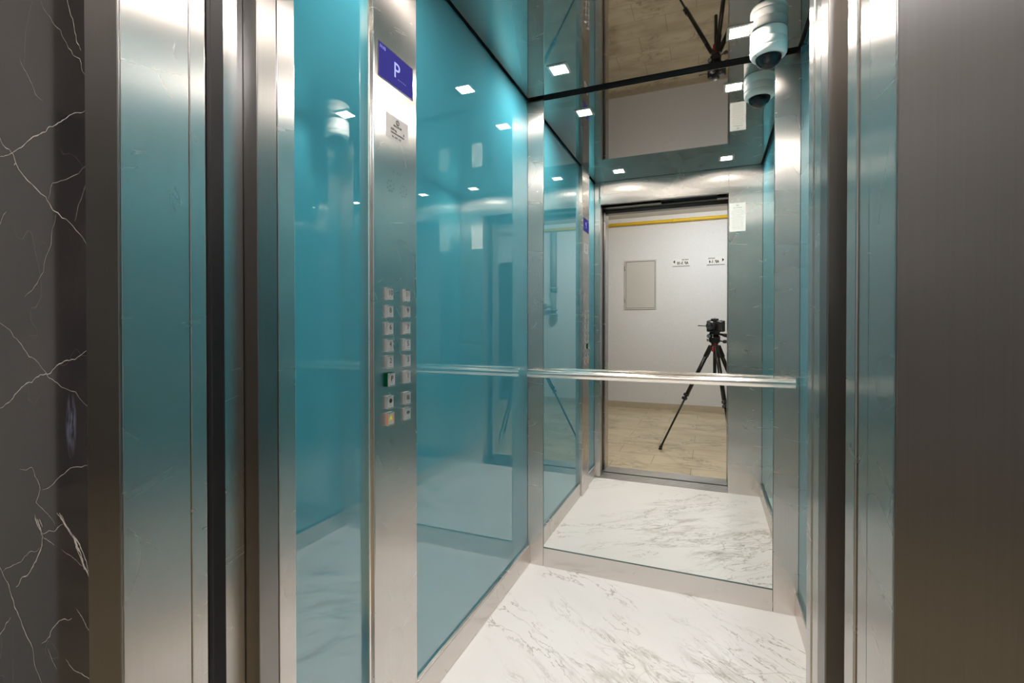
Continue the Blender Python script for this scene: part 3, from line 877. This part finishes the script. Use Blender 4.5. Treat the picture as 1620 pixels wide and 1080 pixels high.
# the two apartment signs
def sign(xc, lab, txt, arrow):
    t = thing('direction_sign', (xc, LB, 1.935), lab, 'sign', 'apartment direction signs')
    box_obj('plate', (xc - 0.108, xc + 0.108, LB, LB + 0.004, 1.937, 2.03), M['paper'], t, 0.0008)
    y = LB + 0.0044
    bm = bmesh.new()
    # a person facing the wall looks to -y, so their right hand is -x
    sgn = -1 if arrow == 'right' else 1
    ax = xc + sgn * 0.088
    vs = [bm.verts.new((ax + sgn * 0.014, y, 1.992)), bm.verts.new((ax - sgn * 0.010, y, 2.017)), bm.verts.new((ax - sgn * 0.010, y, 1.967))]
    bm.faces.new(vs)
    obj('arrow', bm, M['ink'], t)
    bm = bmesh.new()
    for dx in (-0.0018, -0.0006, 0.0006, 0.0018): text_bm(bm, txt, 0.056, (xc - sgn * 0.020 + dx, y, 1.970 + abs(dx) * .5), (-0.72, 0, 0), UP, 0.0008)
    for dx in (-0.0008, 0.0008): text_bm(bm, 'PARTER', 0.024, (dx + xc - sgn * 0.050, y, 2.0155), W, UP, 0.0008)
    obj('lettering', bm, M['ink'], t)
    bm = bmesh.new(); add_box(bm, xc - 0.108, xc + 0.108, LB + 0.0, LB + 0.006, 1.929, 1.9365)
    obj('painted_shadow', bm, M['grey_paint'], t)  # grey strip standing in for the shadow below the sign
sign(-0.351, 'white wall sign AP. 5-10 with black arrow, nearer the access panel', 'AP. 5-10', 'right')
sign(0.0745, 'white wall sign AP. 1-4 with black arrow, above the camera on tripod', 'AP. 1-4', 'left')

# gas pipes
gp = thing('gas_pipe', (-0.5, LB + 0.05, 2.535), 'yellow gas pipe running under the lobby ceiling', 'pipe')
bm = bmesh.new(); add_tube(bm, [(LX0 + .01, LB + 0.05, 2.54), (LX1 - .01, LB + 0.05, 2.54)], 0.0215, 20)
obj('tube', bm, M['yellow_paint'], gp)
for x in (-2.2, -1.35, -0.45, 0.9, 1.9):
    bm = bmesh.new(); add_lathe(bm, [(0.0215, -0.008), (0.026, -0.008), (0.026, 0.008), (0.0215, 0.008), (0.0215, -.008)], (x, LB + 0.05, 2.54), (1, 0, 0), 20)
    add_box(bm, x - .006, x + .006, LB, LB + 0.03, 2.535, 2.545)
    obj('clip', bm, M['yellow_paint'], gp)
rp = thing('riser_pipe', (0.505, LB + 0.09, 1.28), 'grey vertical riser pipe with valve reflected in the teal glass', 'pipe')
bm = bmesh.new()
add_tube(bm, [(0.505, LB + 0.09, 2.50), (0.505, LB + 0.09, 1.62)], 0.045, 24)
add_tube(bm, [(0.505, LB + 0.09, 1.62), (0.505, LB + 0.09, 1.29)], 0.038, 24)
obj('tube', bm, M['grey_paint'], rp)
for z in (1.68, 1.36, 1.30):
    bm = bmesh.new(); add_lathe(bm, [(0.038, -0.01), (0.058, -0.01), (0.058, 0.01), (0.038, 0.01), (0.038, -.01)], (0.505, LB + 0.09, z), (0, 0, 1), 24)
    obj('flange', bm, M['grey_paint'], rp)
bm = bmesh.new()
add_tube(bm, [(0.505, LB + 0.09, 1.42), (0.62, LB + 0.09, 1.42)], 0.022, 16)
add_lathe(bm, [(0, -0.03), (0.03, -0.03), (0.042, -0.01), (0.042, 0.02), (0.03, 0.035), (0, 0.035)], (0.64, LB + 0.09, 1.42), (1, 0, 0), 20)
add_tube(bm, [(0.64, LB + 0.12, 1.42), (0.64, LB + 0.2, 1.42)], 0.008, 10)
add_lathe(bm, [(0.03, -0.005), (0.042, -0.005), (0.042, 0.005), (0.03, 0.005), (0.03, -0.005)], (0.64, LB + 0.20, 1.42), (0, 1, 0), 20)
obj('valve', bm, M['grey_paint'], rp)

# unseen door added on the right, so the steel has something dark to reflect
ad = thing('added_dark_door', (1.45, LB, 0), 'unseen dark wooden door added for the steel to reflect', 'door')
bm = bmesh.new()
for d in ((0.90, 0.98, 0, 2.1), (1.92, 2.0, 0, 2.1), (0.98, 1.92, 2.03, 2.1)):
    add_box(bm, d[0], d[1], LB, LB + 0.03, d[2], d[3], 0.003)
obj('frame', bm, M['added_wood'], ad)  # frame of the added unseen door
lf = box_obj('added_leaf', (0.985, 1.915, LB, LB + 0.02, 0.005, 2.025), M['added_wood'], ad, 0.003)
bm = bmesh.new()
add_tube(bm, [(1.05, LB + 0.02, 1.02), (1.05, LB + 0.07, 1.02), (1.17, LB + 0.07, 1.02)], 0.009, 12)
obj('handle', bm, M['chrome'], lf)

# near lobby lamp, then an added unseen lamp for the added wall return
for x, y, m, lab, r in ((0.1, -1.3, 'lamp_near', 'round flush lobby ceiling lamp in front of the lift', 0.11),
                        (-0.7, -1.0, 'added_lamp', 'added unseen lamp lighting the added wall return, left of the lift door', 0.09)):
    t = thing('lobby_or_added_lamp', (x, y, LH), lab, 'light', 'lobby ceiling lamps, one added')
    bm = bmesh.new(); add_lathe(bm, [(0, 0), (r + .012, 0), (r + .012, 0.02), (r + .002, 0.024), (r, 0.02), (0, 0.02)], (x, y, LH), dn, 40)
    obj('rim', bm, M['white_plastic'], t)
    bm = bmesh.new(); add_lathe(bm, [(r - .002, 0.021), (r - .002, 0.05), (r * .9, 0.075), (r * .6, 0.095), (0, 0.10)], (x, y, LH), dn, 40)
    obj('diffuser', bm, M[m], t)

# ------------------------------------------------------------------ photo camera on its tripod
f = Vector((-math.sin(R(YAW)), math.cos(R(YAW)), 0)); r = Vector((math.cos(R(YAW)), math.sin(R(YAW)), 0)); u = Vector((0, 0, 1))
def P(a, b, c): return EYE + r * a + u * b + f * c      # right, up, forward of the lens front
pc = thing('photo_camera', P(0, -0.055, -0.11), 'black digital camera mounted on the tripod', 'camera')
bm = bmesh.new()
add_obox(bm, P(0.008, -0.004, -0.115), r, u, f, 0.070, 0.0475, 0.026, 0.008)          # body
add_obox(bm, P(0.0, 0.046, -0.112), r, u, f, 0.027, 0.016, 0.026, 0.009)           # prism hump
add_obox(bm, P(0.060, -0.004, -0.092), r, u, f, 0.018, 0.040, 0.026, 0.009)       # hand grip
add_tube(bm, [P(0.060, 0.034, -0.092), P(0.060, 0.045, -0.092)], 0.010, 16)        # release dial
add_tube(bm, [P(-0.040, 0.034, -0.115), P(-0.040, 0.048, -0.115)], 0.012, 20)        # mode dial
obj('body', bm, M['black_plastic'], pc)
bm = bmesh.new()
add_lathe(bm, [(0.024, 0.006), (0.031, 0.006), (0.033, 0.004), (0.034, 0.0), (0.034, -0.020), (0.036, -0.022), (0.036, -0.042), (0.033, -0.045), (0.033, -0.085), (0, -0.088)], P(0, 0, -0.016), f, 40)
add_lathe(bm, [(0.031, 0.006), (0.026, -0.004), (0, -0.006)], P(0, 0, -0.016), f, 40, 1)
obj('lens', bm, [M['black_plastic'], M['lens_glass']], pc)
bm = bmesh.new(); add_obox(bm, P(0.0, 0.064, -0.110), r, u, f, 0.012, 0.003, 0.010, 0.001)
obj('hot_shoe', bm, M['alu'], pc)
bm = bmesh.new(); add_tube(bm, [P(-0.060, -0.002, -0.105), P(-0.085, -0.001, -0.080), P(-0.125, 0.001, -0.070)], [0.0035, 0.0035, 0.0045], 10)
obj('release_plug', bm, M['black_plastic'], pc)

TA = P(0, 0, -0.115); TA = Vector((TA.x, TA.y, 0))        # tripod axis
tp = thing('tripod', (TA.x, TA.y, 0), 'black tripod with red collar holding the camera in the lobby', 'tripod')
def T(a, b, z): return Vector((TA.x, TA.y, z)) + r * a + f * b
bm = bmesh.new()
add_obox(bm, T(0, 0, 1.077), r, f, u, 0.035, 0.026, 0.006, 0.002)
add_obox(bm, T(0.008, 0, 1.066), r, f, u, 0.044, 0.030, 0.006, 0.002)
add_tube(bm, [T(-0.028, 0.02, 1.048), T(-0.028, 0.055, 1.048)], 0.018, 20)
add_tube(bm, [T(-0.012, -.02, 1.06), T(0.018, -.02, 1.025)], [0.020, 0.026], 18)
add_obox(bm, T(0.0, 0.0, 1.014), r, f, u, 0.040, 0.024, 0.021, 0.008)
add_tube(bm, [T(0, 0, 0.994), T(0, 0, 0.984)], 0.032, 24)
hd = obj('head', bm, M['black_metal'], tp)
bm = bmesh.new()
add_tube(bm, [T(-0.028, 0.054, 1.048), T(-0.028, 0.058, 1.048)], 0.014, 20)
obj('knob', bm, M['alu'], hd); bm = bmesh.new()
add_tube(bm, [T(-0.028 - .016, 0.0, 1.014), T(-0.062, 0.0, 1.014)], 0.014, 18)
obj('knob', bm, M['alu'], hd)
bm = bmesh.new()
add_tube(bm, [T(0.02, 0.0, 1.012), T(0.075, 0.0, 1.003)], 0.006, 12)
add_tube(bm, [T(0.068, 0.0, 1.004), T(0.074, 0, 1.003), T(0.092, 0.0, 1.002), T(0.098, 0, 1.0)], [0.010, 0.015, 0.015, 0.010], 18)
obj('pan_knob', bm, M['black_plastic'], hd)
bm = bmesh.new()
add_tube(bm, [T(0.02, -0.02, 1.06), T(0.05, -0.045, 1.055)], 0.005, 12)
add_tube(bm, [T(0.045, -0.03, 1.060), T(0.06, -0.04, 1.058), T(0.095, -0.06, 1.048), T(0.13, -0.085, 1.036), T(0.14, -.09, 1.032)], [0.008, 0.016, 0.018, 0.015, 0.008], 16)
obj('pan_handle', bm, M['black_plastic'], hd)
bm = bmesh.new(); add_tube(bm, [T(0, 0, 0.986), T(0, 0, 0.970)], 0.027, 24)
add_obox(bm, T(0.0, 0.035, 0.940), r, f, u, 0.010, 0.006, 0.022, 0.003)
obj('collar', bm, M['red_plastic'], tp)
bm = bmesh.new()
add_lathe(bm, [(0, 0.972), (0.030, 0.972), (0.036, 0.962), (0.034, 0.94), (0.020, 0.93), (0, 0.93)], (TA.x, TA.y, 0), (0, 0, 1), 24)
obj('shoulder', bm, M['black_metal'], tp)
bm = bmesh.new(); add_tube(bm, [T(0, 0, 0.972), T(0, 0, 0.66)], 0.0135, 20)
obj('centre_column', bm, M['black_metal'], tp)
FEET = [Vector((-0.413, -0.30, 0.012)), Vector((0.185, 0.33, 0.012)), Vector((0.43, -0.44, 0.012))]
for q in FEET:
    d2 = Vector((q.x - TA.x, q.y - TA.y, 0)).normalized()
    a = Vector((TA.x, TA.y, 0.955)) + d2 * 0.036
    def lg(t): return a + (q - a) * t
    bm = bmesh.new()
    side = (q - a).normalized().cross(Vector((0, 0, 1))).normalized(); nrm = side.cross((q - a).normalized())
    ax = (q - a).normalized()
    add_obox(bm, lg(0.04), side, nrm, ax, 0.019, 0.016, 0.055, 0.004)          # casting
    add_tube(bm, [lg(0.05), lg(0.46)], 0.0170, 18)
    add_tube(bm, [lg(0.44), lg(0.50)], 0.0115, 16)
    add_tube(bm, [lg(0.50), lg(0.96)], 0.0085, 16)
    L_ = obj('leg', bm, M['black_metal'], tp)
    bm = bmesh.new()
    for t0 in (0.455, 0.49):
        add_obox(bm, lg(t0) + nrm * 0.004, side, nrm, ax, 0.019, 0.019, 0.012, 0.004)
    obj('leg_clamp', bm, M['black_plastic'], L_)
    bm = bmesh.new(); add_tube(bm, [lg(0.955), lg(0.975), lg(0.995)], [0.0095, 0.012, 0.016], 16)
    add_lathe(bm, [(0, 0), (0.017, 0), (0.015, 0.010), (0, 0.012)], (q.x, q.y, 0.0005), (0, 0, 1), 16)
    obj('rubber_foot', bm, M['black_plastic'], L_)
